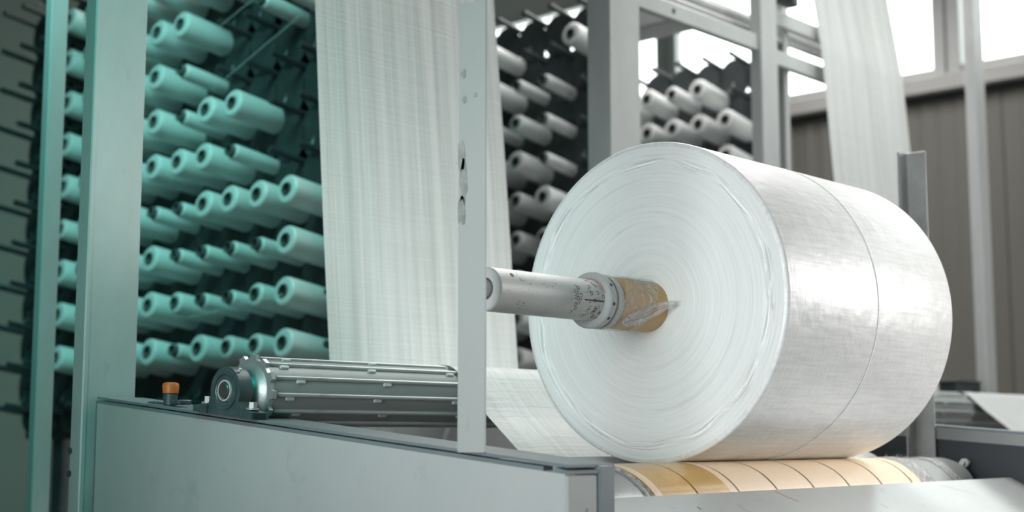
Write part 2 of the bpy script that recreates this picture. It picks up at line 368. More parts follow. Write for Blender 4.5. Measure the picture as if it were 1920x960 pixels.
# ================================================================ WINDING SHAFT
sh = thing('winding_shaft', 'round steel shaft with clamp collar poking out of the roll core', 'shaft', (2.272, 2.12, 1.317))
L0 = 1.72
MB().lathe([(0, .0), (0, .024), (0, .0455), (.003, .0485), (.006, .0487), (L0, .0487), (L0, 0)], 56).build('shaft_tube', [M['steel']], sh, ang=25)
MB().lathe([(-.0015, .0), (-.0015, .0245), (0.0, .0252)], 40).build('bore_shade_disc', M['steel_dark'], sh)  # dark disc painted as the shade of a bore; the end is closed
MB().lathe([(-.07, 0), (-.07, .012), (-.067, .015), (-.04, .015), (-.04, .019), (-.001, .020)], 28).build('journal', M['steel'], sh)
col = MB().lathe([(.360, .0487), (.360, .064), (.363, .0668), (.381, .0668), (.383, .0655), (.384, .060)], 56).build('clamp_collar', M['steel_face'], sh)
MB().lathe([(.384, .0625), (.394, .0625)], 56).build('collar_groove', M['steel_dark'], col)
MB().lathe([(.394, .060), (.394, .0640), (.396, .0652), (.412, .0652), (.418, .062), (.418, .05)], 56).build('inner_ring', M['steel_face'], col)
for a in (R(150), R(222), R(100), R(190)):
    y, z = math.cos(a), math.sin(a)
    MB().tube((.372, y*.0655, z*.0655), (.372, y*.0672, z*.0672), .0045, 14).build('set_screw', M['ink_and_hole'], col)
MB().tube((.047, .0487*math.cos(R(140))*.98, .0487*math.sin(R(140))*.98), (.047, .0487*math.cos(R(140))*1.008, .0487*math.sin(R(140))*1.008), .0058, 16).build('hole_shade_disc', M['ink_and_hole'], sh)  # dark disc carries the hole's shade, nothing is cut
def cylp(x, a, r=.0490): return (x, r*math.cos(a), r*math.sin(a))
mb = MB(); rnd = random.Random(11)           # stamped ring marks near the collar
for k in range(44):
    if k < 30: x = .30+.055*rnd.random(); a = R(rnd.uniform(118, 242))
    else: x = .245+.03*rnd.random(); a = R(rnd.uniform(150, 235))
    for i in range(10):
        a1, a2 = 2*PI*i/10, 2*PI*(i+1)/10
        q = [cylp(x+rr*math.cos(t_), a+rr*math.sin(t_)/.049) for rr, t_ in ((.0034, a1), (.0047, a1), (.0047, a2), (.0034, a2))]
        if rnd.random() < .85: mb.add(q, [(0, 1, 2, 3)])
tag(mb.build('stamped_ring_marks', M['ink_and_hole'], sh, smooth=False), kind='stuff')
mb = MB()
for k in range(6):
    a = R(188); mb.add([cylp(.285+.012*k, a-.03-.012*(k > 1)), cylp(.297+.012*k, a-.03-.02*(k > 1)), cylp(.297+.012*k, a+.03), cylp(.285+.012*k, a+.02)], [(0, 1, 2, 3)])
mb.build('index_mark', M['ink_and_hole'], sh, smooth=False)
mb = MB(); rnd = random.Random(5)
for k in range(70):
    x = .06+abs(rnd.gauss(0, .018)) if k < 44 else rnd.uniform(.02, .3); a = R(rnd.uniform(120, 240)); l = rnd.uniform(.001, .006); h = rnd.uniform(.01, .05)
    mb.add([cylp(x, a), cylp(x+l, a+h*.3), cylp(x+l*.8, a+h), cylp(x-l*.2, a+h*.8)], [(0, 1, 2, 3)])
tag(mb.build('scuff_marks', mat('brown_grease_scuff', (.25, .22, .17), .6), sh, smooth=False), kind='stuff')
MB().lathe([(.3590, .050), (.3590, .0515)], 14, a0=R(60), a1=R(165)).build('red_line', M['red'], col, smooth=False)

# ================================================================ LEFT WINDER FRAME
XF = 2.13
def ztop(y): return .945+(y-1.83)*.0975      # the frame top slopes down towards the operator
fr = thing('winder_side_frame', 'light grey side frame of the near winder with sloping top', 'machine frame', (XF, 2.6, 0))
def fp(mb_, name, m_, sub=None, **k):
    o = mb_.build(name, m_, sub or fr, **k)
    if not sub: o.matrix_parent_inverse = Matrix.Translation((-XF, -2.6, 0))
    return o
Y0, Y1 = 1.772, 3.40
cv = fp(MB().prism([(Y0+.004, .05), (Y1, .05), (Y1, ztop(Y1)-.012), (Y0+.004, ztop(Y0)-.012)], 'x', XF, XF+.010), 'cover_panel', M['panel'], ang=20)
mb = MB()  # thin turned lip around the cover
mb.prism([(Y0+.06, ztop(Y0+.06)-.012), (Y1+.006, ztop(Y1+.006)-.012), (Y1+.006, ztop(Y1+.006)-.004), (Y0+.06, ztop(Y0+.06)-.004)], 'x', XF+.001, XF+.03)
mb.prism([(Y1, .05), (Y1+.006, .05), (Y1+.006, ztop(Y1)-.006), (Y1, ztop(Y1)-.006)], 'x', XF-.001, XF+.03)
fp(mb, 'cover_lip', M['panel_edge'])
fp(MB().prism([(Y0+.002, ztop(Y0)+.000), (Y1+.01, ztop(Y1)), (Y1+.01, ztop(Y1)+.006), (Y0+.002, ztop(Y0)+.006)], 'x', XF+.006, XF+.15), 'top_rail', M['panel_edge'])
fp(MB().box(XF+.012, XF+.13, Y0+.03, Y1, .05, .92), 'frame_core', M['panel_edge'])
fp(MB().bbox(XF+.001, XF+.092, Y0-.001, Y0+.02, .05, ztop(Y0)-.014, .002), 'end_cover', M['panel'])
fp(MB().bbox(XF+.094, XF+.142, Y0-.006, Y0+.06, .05, ztop(Y0)+.004, .003), 'end_plate', M['panel_edge'])
fp(MB().prism([(Y0-.003, ztop(Y0)-.012), (Y0+.03, ztop(Y0)-.009), (Y0+.03, ztop(Y0)+.001), (Y0-.003, ztop(Y0)-.006)], 'x', XF-.001, XF+.1), 'end_cap', M['panel_edge'])
for y, z, l in ((Y0-.0035, .83, .05),):
    mb = MB(); mb.prism([(XF+.022, z-.032), (XF+.028, z-.034), (XF+.062, z+.028), (XF+.058, z+.032)], 'y', Y0-.0022, Y0-.0010); fp(mb, 'scratch', M['grey_rail'])
# push button on the rail
pb = thing('push_button', 'orange emergency push button on black base at frame corner', 'push button', (XF+.05, 3.14, ztop(3.14)+.006))
MB().lathe([(0, 0), (0, .018), (.028, .018), (.028, .0)], 20).build('button_base', M['cast'], pb).rotation_euler = (0, -PI/2, 0)
MB().lathe([(.028, .012), (.030, .0195), (.050, .0215), (.056, .019), (.058, .012), (.058, 0)], 24).build('button_cap', M['orange'], pb).rotation_euler = (0, -PI/2, 0)
MB().bbox(-.02, .02, -.065, -.025, 0, .012, .002).build('mounting_block', M['cast'], pb)
MB().bbox(-.02, .02, .035, .075, 0, .010, .002).build('mounting_block', M['cast'], pb)
MB().tube((0, .10, .0), (0, .10, .006), .006, 10).build('screw', M['galv'], pb)
MB().tube((0, .13, .0), (0, .13, .006), .006, 10).build('screw', M['galv'], pb)

# guide posts that hold the shaft
def guide_post(x, y0, y1, z0, z1, label, flange_x, m_, t_=.006, extra=None):
    p = thing('guide_post', label, 'post', (x, y0, z0), 'steel angle posts guiding the shaft ends')
    MB().bbox(0, t_, 0, y1-y0, 0, z1-z0, .0015).build('face_flange', m_, p)
    MB().bbox(min(0, flange_x)+t_*(flange_x > 0), max(0, flange_x), y1-y0-t_, y1-y0, 0, z1-z0, .0015).build('side_flange', m_, p)
    return p
gp = guide_post(XF, 1.987, 2.064, ztop(2.02)+.002, 1.908, 'tall pale angle post in front of the shaft end', .05, M['post'])
rnd = random.Random(2)
for k, (y, z, sy, sz) in enumerate(((.062, .80-.01, .008, .012), (.058, .735, .008, .010), (.028, .740, .006, .006), (.068, .615, .014, .035), (.060, .56, .013, .05), (.066, .50, .014, .035))):
    mb = MB(); nn = 14; pts = []
    for i in range(nn):
        a = 2*PI*i/nn; r_ = rnd.uniform(.6, 1.1); pts.append((min(.0765, y+sy*r_*math.cos(a)), z+sz*r_*math.sin(a)))
    mb.prism(pts, 'x', -.0012, .0); mb.build('tape_residue', M['tape_residue'], gp)
gp2 = guide_post(4.35, 2.088, 2.160, .93, 1.927, 'short worn steel angle post beyond the right end of the roll', -.055, M['galv'])

# ================================================================ RIGHT FRAME (far side)
fr2 = thing('winder_side_frame', 'dark navy side frame with grey rail behind the drum right end', 'machine frame', (4.33, 2.2, 0))
def f2(mb_, name, m_):
    o = mb_.build(name, m_, fr2); o.matrix_parent_inverse = Matrix.Translation((-4.33, -2.2, 0)); return o
zt2 = lambda y: 1.003+(y-1.80)*.0786
f2(MB().prism([(1.2, .05), (3.38, .05), (3.38, zt2(3.38)-.035), (1.2, zt2(1.2)-.035)], 'x', 4.362, 4.45), 'navy_panel', M['navy'])
rl = f2(MB().prism([(1.2, zt2(1.2)-.035), (3.38, zt2(3.38)-.035), (3.38, zt2(3.38)), (1.2, zt2(1.2))], 'x', 4.357, 4.46), 'top_rail', M['grey_rail'])
f2(MB().prism([(1.2, zt2(1.2)), (3.38, zt2(3.38)), (3.38, zt2(3.38)+.008), (1.2, zt2(1.2)+.008)], 'x', 4.365, 4.47), 'rail_cap', M['panel_edge'])
tb = thing('threaded_bolt', 'shiny steel bolt end beside the right end of the drum', 'bolt', (4.34, 1.985, .916))
MB().lathe([(-.03, 0), (-.03, .008), (.022, .008)], 14).build('shank', M['steel'], tb)
MB().prism([(.015*math.cos(k*PI/3), .015*math.sin(k*PI/3)) for k in range(6)], 'x', -.012, .002).build('nut', M['steel'], tb)

# ================================================================ TAPED DRUM
DY, DZ, DR = 2.04, .8168, .12
dr = thing('winding_drum', 'metal drum wound with peach and ochre tape under the fabric roll', 'drum', (2.30, DY, DZ))
MB().lathe([(0, .03), (0, .112), (.004, .1165), (1.965, .1165), (1.995, .112), (2.012, .10), (2.02, .07), (2.02, 0)], 72).build('drum_shell', M['galv'], dr, ang=25)
PITCH_X = .35
def helix_band(x26, width, r0, r1, m_, name='tape_band', wob=0.0, seed=0, turns=1.0):
    # x26: where the band's left edge crosses 26 degrees on the operator side
    mb_ = MB(); n_ = 72; rn = random.Random(seed); vs_ = []
    for i in range(n_+1):
        th = R(-150)+2*PI*turns*i/n_                    # 0 = towards the operator, 90 deg = top
        xl = x26-2.30+(R(26.5)-th)/(2*PI)*PITCH_X; a = PI-th
        w1 = rn.uniform(-wob, wob)
        for x, r in ((xl+w1*.3, r0), (xl+w1*.3, r1), (xl+width*.5, r1+.0002), (xl+width+w1, r1), (xl+width+w1, r0)):
            vs_.append((min(max(x, .006), 1.98), r*math.cos(a), r*math.sin(a)))
    mb_.add(vs_, [(i*5+k, i*5+k+1, (i+1)*5+k+1, (i+1)*5+k) for i in range(n_) for k in range(4)])
    return mb_.build(name, m_, dr, ang=30)
edges = [2.455, 2.622, 2.793, 2.966, 3.139, 3.318, 3.503, 3.684, 3.865]
for i in range(len(edges)-1):
    if i == 0: continue
    g = .010 if i > 2 else .007
    oc = i in (1, 2)
    o = helix_band(edges[i]+g*.5, edges[i+1]-edges[i]-g, .1165, .1195+(.0006 if oc else 0), M['ochre'] if oc else M['peach'], wob=.0008, seed=i)
    tag(o, 'glossy ochre tape band' if oc else 'matt peach tape band')
    helix_band(edges[i]-g*.5, g+.002, .1166, .1180, M['groove'], 'tape_edge', .0015, 40+i)
helix_band(2.930, .028, .1168, .1203, M['peach'], 'tape_strip', .0006, 90)
helix_band(2.628, .028, .1168, .1206, M['peach'], 'tape_strip', .0008, 91)
helix_band(3.872, .06, .1166, .1198, M['peach'], 'torn_tape', .012, 60)
o = helix_band(3.925, .09, .1170, .1225, M['film_thick'], 'crumpled_film', .012, 61)
helix_band(4.14, .05, .1170, .1200, M['film_thick'], 'crumpled_film', .015, 62)
helix_band(2.598, .02, .1168, .1215, M['film_thick'], 'crumpled_film', .004, 63)
mb = MB(); rnd = random.Random(21)                 # frayed ends standing off the film
for k in range(90):
    th = R(rnd.uniform(20, 95)); x = rnd.gauss(1.66, .035) if k < 70 else rnd.gauss(1.865, .02); a = PI-th
    r = .1215; l = rnd.uniform(.01, .035); d2 = rnd.uniform(-.5, .5)
    p = Vector((x, r*math.cos(a), r*math.sin(a))); q = p+Vector((l*d2, l*math.cos(a)*.35-l*.5*math.sin(a)*.8, l*math.sin(a)*.45))
    mb.add([p, p+Vector((.002, 0, 0)), q], [(0, 1, 2)])
tag(mb.build('frayed_film', M['clip'], dr, smooth=False), kind='stuff')
rd = thing('winding_drum', 'steel rear drum carrying the fabric beneath the back of the roll', 'drum', (2.30, 2.29, .876))
MB().lathe([(0, 0), (0, .072), (1.96, .072), (1.96, 0)], 48).build('drum_shell', M['steel'], rd)

# scuffed plate in front of the drum
pl = thing('front_cover_plate', 'scuffed pale grey plate sloping in front of the taped drum', 'cover plate', (2.275, 1.845, .873))
sl = math.tan(R(26))
MB().prism([(0, 0), (-.62, -.62*sl), (-.62, -.62*sl-.004), (-.004, -.006), (-.004, -.05), (0, -.05)], 'x', .003, 2.075).build('plate', M['plate'], pl, ang=20)
def on_plate(x, v): return Vector((x, -v, -v*sl+.0006))
def stroke(pts, wd, name, m_):
    mb_ = MB(); vs_ = []
    for x, v in pts: vs_ += [on_plate(x-wd, v), on_plate(x+wd, v)]
    mb_.add(vs_, [(2*i, 2*i+1, 2*i+3, 2*i+2) for i in range(len(pts)-1)]); return mb_.build(name, m_, pl, smooth=False)
stroke([(.705, .004), (.712, .03), (.728, .055)], .0012, 'red_scratch', M['red'])
stroke([(.475, .05), (.47, .075), (.49, .10)], .001, 'dark_scratch', M['grey_rail'])
stroke([(.32, .05), (.318, .062)], .003, 'dark_scratch', M['grey_rail'])
stroke([(1.55, .02), (1.60, .05), (1.66, .075)], .0012, 'dark_scratch', M['grey_rail'])
stroke([(1.30, .045), (1.42, .05), (1.52, .04)], .0008, 'dark_scratch', M['grey_rail'])

# ================================================================ GUIDE ROLLERS
GY, GZ, GR = 2.83, 1.108, .0865
def guide_roller(x0, x1, label, phase=0):
    g = thing('guide_roller', label, 'roller', (x0, GY, GZ), 'slatted guide rollers')
    Lg = x1-x0
    MB().lathe([(0, 0), (0, .0785), (Lg, .0785), (Lg, 0)], 60).build('roller_core', M['drum_body'], g)
    ns = 12
    sm = MB().lathe([(-.004, .0), (-.004, .004), (0, .0056), (Lg, .0056)], 14)
    s0 = None
    cm = MB().bbox(-.013, .013, -.0045, .0045, -.003, .0055, .0015); c0 = None
    for k in range(ns):
        a = 2*PI*k/ns+phase
        loc = (.012, (GR-.0062)*math.cos(a), (GR-.0062)*math.sin(a))
        if s0 is None: s0 = sm.build('slat', M['slat'], g); s = s0
        else: s = reuse(s0, 'slat', g)
        s.location = loc
        for j in range(int(Lg/.29)):
            x = .05+.29*j+(.035 if k % 2 else 0)
            b = a+.11; l2 = (x, .0785*math.cos(b), .0785*math.sin(b))
            if c0 is None: c0 = cm.build('clip', M['clip'], g); c_ = c0
            else: c_ = reuse(c0, 'clip', g)
            c_.location = l2; c_.rotation_euler = (b-PI/2, 0, 0)
    for x in (-.006, Lg-.006):                            # cog-shaped end disc
        pts = []
        for k in range(ns):
            for da, r in ((-.155, .080), (-.10, .0905), (.10, .0905), (.155, .080)):
                a = 2*PI*(k)/ns+phase+da; pts.append((r*math.cos(a), r*math.sin(a)))
        e = MB().prism(pts, 'x', x-.006, x+.006).build('end_disc', M['alu'], g)
    MB().lathe([(-.045, .018), (-.045, .030), (-.038, .036), (-.024, .046), (-.016, .064), (-.012, .068), (-.006, .068)], 48).build('end_hub', M['alu'], g)
    return g
guide_roller(2.205, 4.25, 'slatted grey guide roller left of the roll, behind the pale post', .12)
guide_roller(5.47, 7.55, 'slatted grey guide roller at far right under a white web', .05)

def bearing(x, label):
    zb = ztop(GY)+.0065-GZ if x < 3 else -.062
    b = thing('pillow_block_bearing', label, 'bearing', (x, GY, GZ), 'pillow block bearings of the guide rollers', (math.atan(.0975), 0, 0))
    pts = [(-.115, zb), (.115, zb), (.115, zb+.014), (.095, zb+.020), (.062, zb+.024)]
    for k in range(19): a = R(-22)+R(224)*k/18; pts.append((.058*math.cos(a), .058*math.sin(a)))
    pts += [(-.062, zb+.024), (-.095, zb+.020), (-.115, zb+.014)]
    MB().prism(pts, 'x', -.018, .020).build('housing', M['cast'], b)
    MB().prism([(-.115, zb), (-.06, zb), (-.06, zb+.020), (-.115, zb+.016)], 'x', -.024, .028).build('foot', M['cast'], b)
    MB().prism([(.06, zb), (.115, zb), (.115, zb+.016), (.06, zb+.020)], 'x', -.024, .028).build('foot', M['cast'], b)
    MB().lathe([(-.018, .047), (-.022, .046), (-.022, .040), (-.019, .039), (-.016, .038)], 40).build('housing_rim', M['cast'], b)
    rg = MB().lathe([(-.017, .0385), (-.019, .037), (-.017, .035), (-.015, .027)], 36).build('outer_race', M['steel_dark'], b)
    MB().lathe([(-.016, .026), (-.022, .0255), (-.022, .022), (-.017, .0215), (-.017, 0)], 32).build('inner_race', M['steel'], b)
    MB().lathe([(-.025, 0), (-.025, .017), (-.022, .019), (.06, .019)], 24).build('shaft_stub', M['steel_dark'], b)
    for y in (-.088, .088):
        bo = MB().lathe([(0, 0), (0, .016), (.004, .016), (.004, 0)], 24).build('washer', M['galv'], b); bo.location = (.0, y, zb+.021); bo.rotation_euler = (0, -PI/2, 0)
        MB().prism([(.011*math.cos(k*PI/3), .011*math.sin(k*PI/3)) for k in range(6)], 'z', 0, .014).build('bolt_head', M['galv'], b, loc=(0, y, zb+.0245))
    MB().tube((-.006, -.030, .045), (-.006, -.036, .056), .0035, 10).build('grease_nipple', M['steel'], b)
    return b
bearing(2.138, 'dark cast pillow block bearing at the left end of the guide roller')

# ================================================================ FABRIC WEBS
def web(x0, x1, pts, name, label, m_, nx=60, rip=.0015, seed=0, skew=0.0, thick=.0006):
    # pts: (y, z) path; the sheet gets soft vertical ripples
    rn = random.Random(seed); ph = [(rn.uniform(8, 60), rn.uniform(0, 6), rn.uniform(.2, 1)) for _ in range(7)]
    path = []
    for k in range(len(pts)-1):
        (a, b_), (c_, d_) = pts[k], pts[k+1]; L_ = math.hypot(c_-a, d_-b_); st = max(1, int(L_/.03))
        path += [(a+(c_-a)*i/st, b_+(d_-b_)*i/st) for i in range(st)]
    path.append(pts[-1]); mb_ = MB(); vs_ = []
    for side in (0, 1):
        for j, (y, z) in enumerate(path):
            ja, jb = max(0, j-1), min(len(path)-1, j+1); ty, tz = path[jb][0]-path[ja][0], path[jb][1]-path[ja][1]; l_ = math.hypot(ty, tz) or 1
            ny, nz = tz/l_, -ty/l_
            for i in range(nx+1):
                u = i/nx; x = x0+(x1-x0)*u; off = sum(am*math.sin(fr_*u+p_+.4*j/len(path)) for fr_, p_, am in ph)/len(ph)*rip+thick*side
                vs_.append((x+.003*math.sin(z*3+u*2)*(1 if u in (0, 1) else 0), y+ny*off, z+nz*off+skew*(u-.5)*0))
    q = len(path)*(nx+1); fs = []
    for j in range(len(path)-1):
        for i in range(nx):
            a = j*(nx+1)+i; fs += [(a, a+1, a+nx+2, a+nx+1), (q+a, q+a+nx+1, q+a+nx+2, q+a+1)]
    mb_.add(vs_, fs)
    for j in range(len(path)-1):
        for i in (0, nx): a = j*(nx+1)+i; mb_.f.append((a, a+nx+1, q+a+nx+1, q+a)); mb_.m.append(0)
    o = mb_.build(name, m_, ang=80); return o
GRR = GR+.0012
def arc(cy, cz, r, a0, a1, n_=10): return [(cy+r*math.cos(R(a0+(a1-a0)*k/n_)), cz+r*math.sin(R(a0+(a1-a0)*k/n_))) for k in range(n_+1)]
hang = [(3.545, 3.95), (3.42, 2.45), (3.312, 1.235), (3.297, 1.12)]+arc(3.247, 1.118, .0500, 0, -100, 8)+[(2.935, 1.135)]
for nm, x0, x1, lab, sd in (('hanging_fabric_web', 2.865, 3.72, 'wide white woven web hanging down behind the tall pale post', 1),):
    tag(web(x0, x1, hang, nm, lab, M['web'], 70, .006, sd), lab, 'fabric web', 'white woven fabric webs')
slope = arc(GY, GZ, GRR, 25, 127, 10)+[(2.67, 1.06), (2.557, .966), (2.36, .803)]
tag(web(2.865, 3.72, slope, 'sloping_fabric_web', '', M['web_slope'], 60, .002, 2), 'taut white woven web sloping from guide roller down under the roll', 'fabric web', 'white woven fabric webs')
hang2 = [(3.66, 4.6), (3.535, 3.35), (3.465, 2.9), (3.42, 2.3), (3.33, 1.30), (3.32, 1.13)]+arc(3.27, 1.118, .05, 0, -100, 8)+[(2.935, 1.135)]
tag(web(6.13, 6.985, hang2, 'hanging_fabric_web', '', M['web'], 70, .006, 5), 'white woven web hanging against the windows at upper right', 'fabric web', 'white woven fabric webs')
tag(web(6.13, 6.985, slope[:11]+[(2.70, 1.108), (2.60, 1.03), (2.36, .835)], 'sloping_fabric_web', '', M['web_slope'], 60, .002, 6), 'white web sloping down over the guide roller at far right edge', 'fabric web', 'white woven fabric webs')
# idler rollers the webs turn around, low behind the guide rollers
for x0, x1, y, lab in ((2.78, 4.26, 3.247, 'thin steel idler roller at the foot of the left web'), (6.05, 7.55, 3.27, 'thin steel idler roller at the foot of the right web')):
    o = MB().lathe([(0, 0), (0, .02), (.03, .02), (.03, .048), (x1-x0-.03, .048), (x1-x0-.03, .02), (x1-x0, .02), (x1-x0, 0)], 36).build('idler_roller', M['steel'], loc=(x0, y, 1.118)); tag(o, lab, 'roller')
# low white sheet and grey guard seen under the guide roller
tag(web(3.15, 3.70, [(3.885, 1.10), (3.93, .99), (4.0, .6)], 'fabric_tail', '', M['web'], 30, .002, 8), 'strip of white fabric showing low under the guide roller', 'fabric')
gd = thing('guard_sheet', 'flat grey guard sheet low behind the guide roller', 'guard', (3.0, 4.04, 0))
MB().bbox(0, 1.95, 0, .02, .1, 1.085, .003).build('sheet', M['grey_rail'], gd)
MB().add([(1.06, -.004, .95), (1.085, -.004, .95), (1.15, -.004, 1.08), (1.125, -.004, 1.08)], [(0, 1, 2, 3)]).build('pale_diagonal_streak', M['panel'], gd, smooth=False)  # pale diagonal streak laid on the sheet

# ================================================================ TOWER FRAME
tower_g = 'upright posts of the web tower frames'
def post(x0, x1, y0, y1, z1, label, strip=None, name='tower_post'):
    p = thing(name, label, 'post', (x0, y0, 0), tower_g)
    b = MB().bbox(0, x1-x0, 0, y1-y0, 0, z1, .004).build('post_body', M['tower'], p)
    MB().bbox(-.03, x1-x0+.03, -.03, y1-y0+.03, 0, .012, .002).build('base_plate', M['galv'], p)
    return p, b
p1, b1 = post(2.10, 2.264, 3.425, 3.48, 4.3, 'wide pale post rising behind the left corner of the winder')
c_ = MB()
for x, z in ((.042, 1.304), (.122, 1.307)): c_.tube((x+.005, -.02, z), (x+.005, .03, z), .0085, 16)
for x, z in ((.050, 1.140), (.122, 1.141)): c_.tube((x, -.02, z), (x, .03, z), .0088, 16)
c_.box(.050, .122, -.02, .03, 1.136, 1.145)
cut(b1, c_)
b1.data.polygons.foreach_set('use_smooth', [True]*len(b1.data.polygons)); b1.data.set_sharp_from_angle(angle=R(30))
MB().bbox(.0, .012, -.003, 0, .05, 4.2, .001).build('side_rib', M['tower'], p1)
MB().tube((-.003, .05, .96), (.003, .05, .96), .009, 14).build('hole_shade_disc', M['ink_and_hole'], p1); MB().tube((-.003, .05, .90), (.003, .05, .90), .009, 14).build('hole_shade_disc', M['ink_and_hole'], p1)  # uncut holes, their shade painted as dark discs
p2, b2 = post(4.375, 4.589, 3.42, 3.525, 4.3, 'widest pale post just left of the roll top')
MB().bbox(-.0, .05, -.012, -.0, .05, 4.2, .002).build('edge_strip', M['tower'], p2)
MB().bbox(.215, .235, .02, .05, .05, 4.2, .002).build('edge_strip', M['tower'], p2)
p3, b3 = post(5.509, 5.651, 3.42, 3.48, 4.3, 'slimmer pale post with rails to its right, over the roll middle')
MB().bbox(.142, .165, .03, .075, .05, 4.2, .002).build('edge_strip', M['tower'], p3)
p4, b4 = post(7.80, 7.933, 3.42, 3.482, 5.6, 'grey post crossing the windows at the right edge')
p5, b5 = post(2.483, 2.547, 4.33, 4.37, 4.3, 'dim post furthest to the left edge of view')
p6, b6 = post(5.905, 5.952, 3.54, 3.58, 4.3, 'thin grey upright just right of the slimmer pale post')
post(6.56, 6.62, 3.54, 3.58, 3.1, 'thin post hidden behind the right web')
# tie beams along x
def beam(x0, x1, y0, y1, z0, z1, label, hole=None):
    o = thing('tie_beam', label, 'beam', (x0, y0, z0), 'tie beams between the tower posts')
    MB().bbox(0, x1-x0, 0, y1-y0, 0, z1-z0, .004).build('beam_body', M['tower'], o)
    for hx in hole or ():
        MB().tube((hx, -.0015, (z1-z0)*.5), (hx, .002, (z1-z0)*.5), .012, 16).build('hole_shade_disc', M['ink_and_hole'], o)  # dark disc in place of the shade inside a hole
    return o
beam(4.589, 5.509, 3.435, 3.47, 2.745, 2.82, 'holed pale beam above the right bobbin rack', (.26,))
beam(5.60, 6.58, 3.50, 3.535, 2.742, 2.818, 'lower of two rails right of the slimmer post', (.66,))
beam(5.60, 6.58, 3.50, 3.535, 2.938, 3.014, 'upper of two rails right of the slimmer post')
beam(2.264, 4.375, 3.455, 3.495, 3.95, 4.03, 'high beam above the left web')
for k, (y, z, r) in enumerate(((3.56, 2.895, .014), (3.60, 2.955, .022), (3.66, 3.01, .012))):
    o = MB().tube((4.6, y, z), (6.60, y, z), r, 14).build('tie_tube', M['steel'])
    tag(o, ('thin lowest tube behind the holed beam', 'thick middle tube behind the holed beam', 'thin highest tube behind the holed beam')[k], 'tube', 'round tubes behind the holed beam')
bk = thing('bearing_bracket', 'small dark bracket with bolt beside the slimmer post top', 'bracket', (5.80, 3.43, 3.03))
MB().bbox(-.10, .07, 0, .06, .0, .12, .006).build('bracket_body', M['rack'], bk)
MB().tube((0, -.02, .03), (0, .01, .03), .022, 12).build('bolt_head', M['cast'], bk)
cb_ = thing('control_box', 'dark box beyond the far right web', 'box', (7.28, 3.36, 1.10))
MB().bbox(0, .30, 0, .10, 0, .185, .005).build('box_body', M['rack'], cb_); MB().bbox(-.004, .304, -.004, .104, .185, .195, .002).build('lid', M['rack'], cb_)
MB().box(.05, .25, .03, .07, -1.1, 0).build('pedestal', M['rack'], cb_)

# ================================================================ YARN RACKS
TILT = R(9); PY, PZ = .191, .2105
peg_m = disc_m = lobe_m = guide_m = None
def rack(x, ys, zs, label, tall, post_y):
    global peg_m, disc_m, lobe_m, guide_m
    rk = thing('yarn_rack', label, 'rack', (x, ys[0], 0), 'dark peg racks holding the bobbins')
    mn, mx = min(ys), max(ys)
    for y in ys:
        MB().bbox(.37, .42, y-ys[0]-.05, y-ys[0]+.05, 0, zs[-1]-.09, .004).build('upright', M['rack'], rk)
    for z in zs:
        MB().bbox(.345, .369, mn-ys[0]-.09, mx-ys[0]+.09, z-(.14 if z > zs[-2] else .183), z+(-.045 if z == zs[-1] else .025), .003).build('rail', M['rack'], rk)
    for i, y in enumerate(ys):
        for j, z in enumerate(zs):
            yy = y-ys[0]
            if peg_m is None:
                peg_m = MB().tube((.07, 0, 0), (.345, 0, 0), .0155, 10).build('peg', M['rack'], rk)
                disc_m = MB().lathe([(.0, 0), (0, .070), (.006, .082), (.05, .082), (.05, 0)], 20).build('holder_disc', M['rack'], rk)
                pts = [(.104*math.cos(a), .125*math.sin(a)) for a in [2*PI*k/24 for k in range(24)]]
                lobe_m = MB().prism(pts, 'x', 0, .01).build('guide_lobe', M['rack'], rk)
                vs = []
                for k in range(9):
                    a = R(150+k*16); ro = .036; ri = .036-.011*math.sin(PI*k/8)-.003
                    vs += [(0, ro*math.cos(a), ro*math.sin(a)), (0.006, ri*math.cos(a), ri*math.sin(a))]
                guide_m = MB().add(vs, [(2*k, 2*k+1, 2*k+3, 2*k+2) for k in range(8)]).build('tape_guide', M['guide'], rk)
                a_, b_, c2 = peg_m, disc_m, lobe_m; g_ = guide_m
            else:
                a_ = reuse(peg_m, 'peg', rk); b_ = reuse(disc_m, 'holder_disc', rk); c2 = reuse(lobe_m, 'guide_lobe', rk)
                g_ = reuse(guide_m, 'tape_guide', rk) if (i*7+j*5) % 3 else None
            zz = z-.36*math.sin(TILT)
            a_.location = (0, yy, z); a_.rotation_euler = (0, TILT, 0)
            b_.location = (.31, yy, z-.315*math.sin(TILT)-.02-(.035 if j == len(zs)-1 else 0))
            if j == len(zs)-1:
                b_.scale = (1, .62, .62)
                if c2 is not lobe_m: bpy.data.objects.remove(c2); c2 = None
            if c2: c2.location = (.25, yy-PY/2, z-.02+PZ/2)
            if g_: g_.location = (.215, yy-PY*.42, z+.045)
    return rk
YA = [5.53+PY*k for k in (8, 7, 6, 5, 4, 3, 2, 1, 0, -1, -2, -3, -4, -5, -6)]
ZA = [1.165+PZ*k for k in range(11)]
r1 = rack(3.70, YA, ZA, 'dark peg rack with bobbins between wide left post and web', 3.3, 0)
YB = [5.035+PY*k for k in (2, 1, 0, -1, -2)]; ZB = [1.19+PZ*k for k in range(11)]
ZB = [1.402+(k-1)*.2105 for k in range(11)]
r2 = rack(5.63, [5.607, 5.416, 5.225, 5.035, 4.845, 4.65], ZB, 'dark peg rack seen between the left web and widest post', 3.3, 0)
ZC = [2.815-.208*3+.208*k for k in range(6)]
r3 = rack(6.87, [5.27, 5.08, 4.895, 4.71, 4.522], ZC, 'dark peg rack topped by bare pegs right of widest post', 3.1, 0)

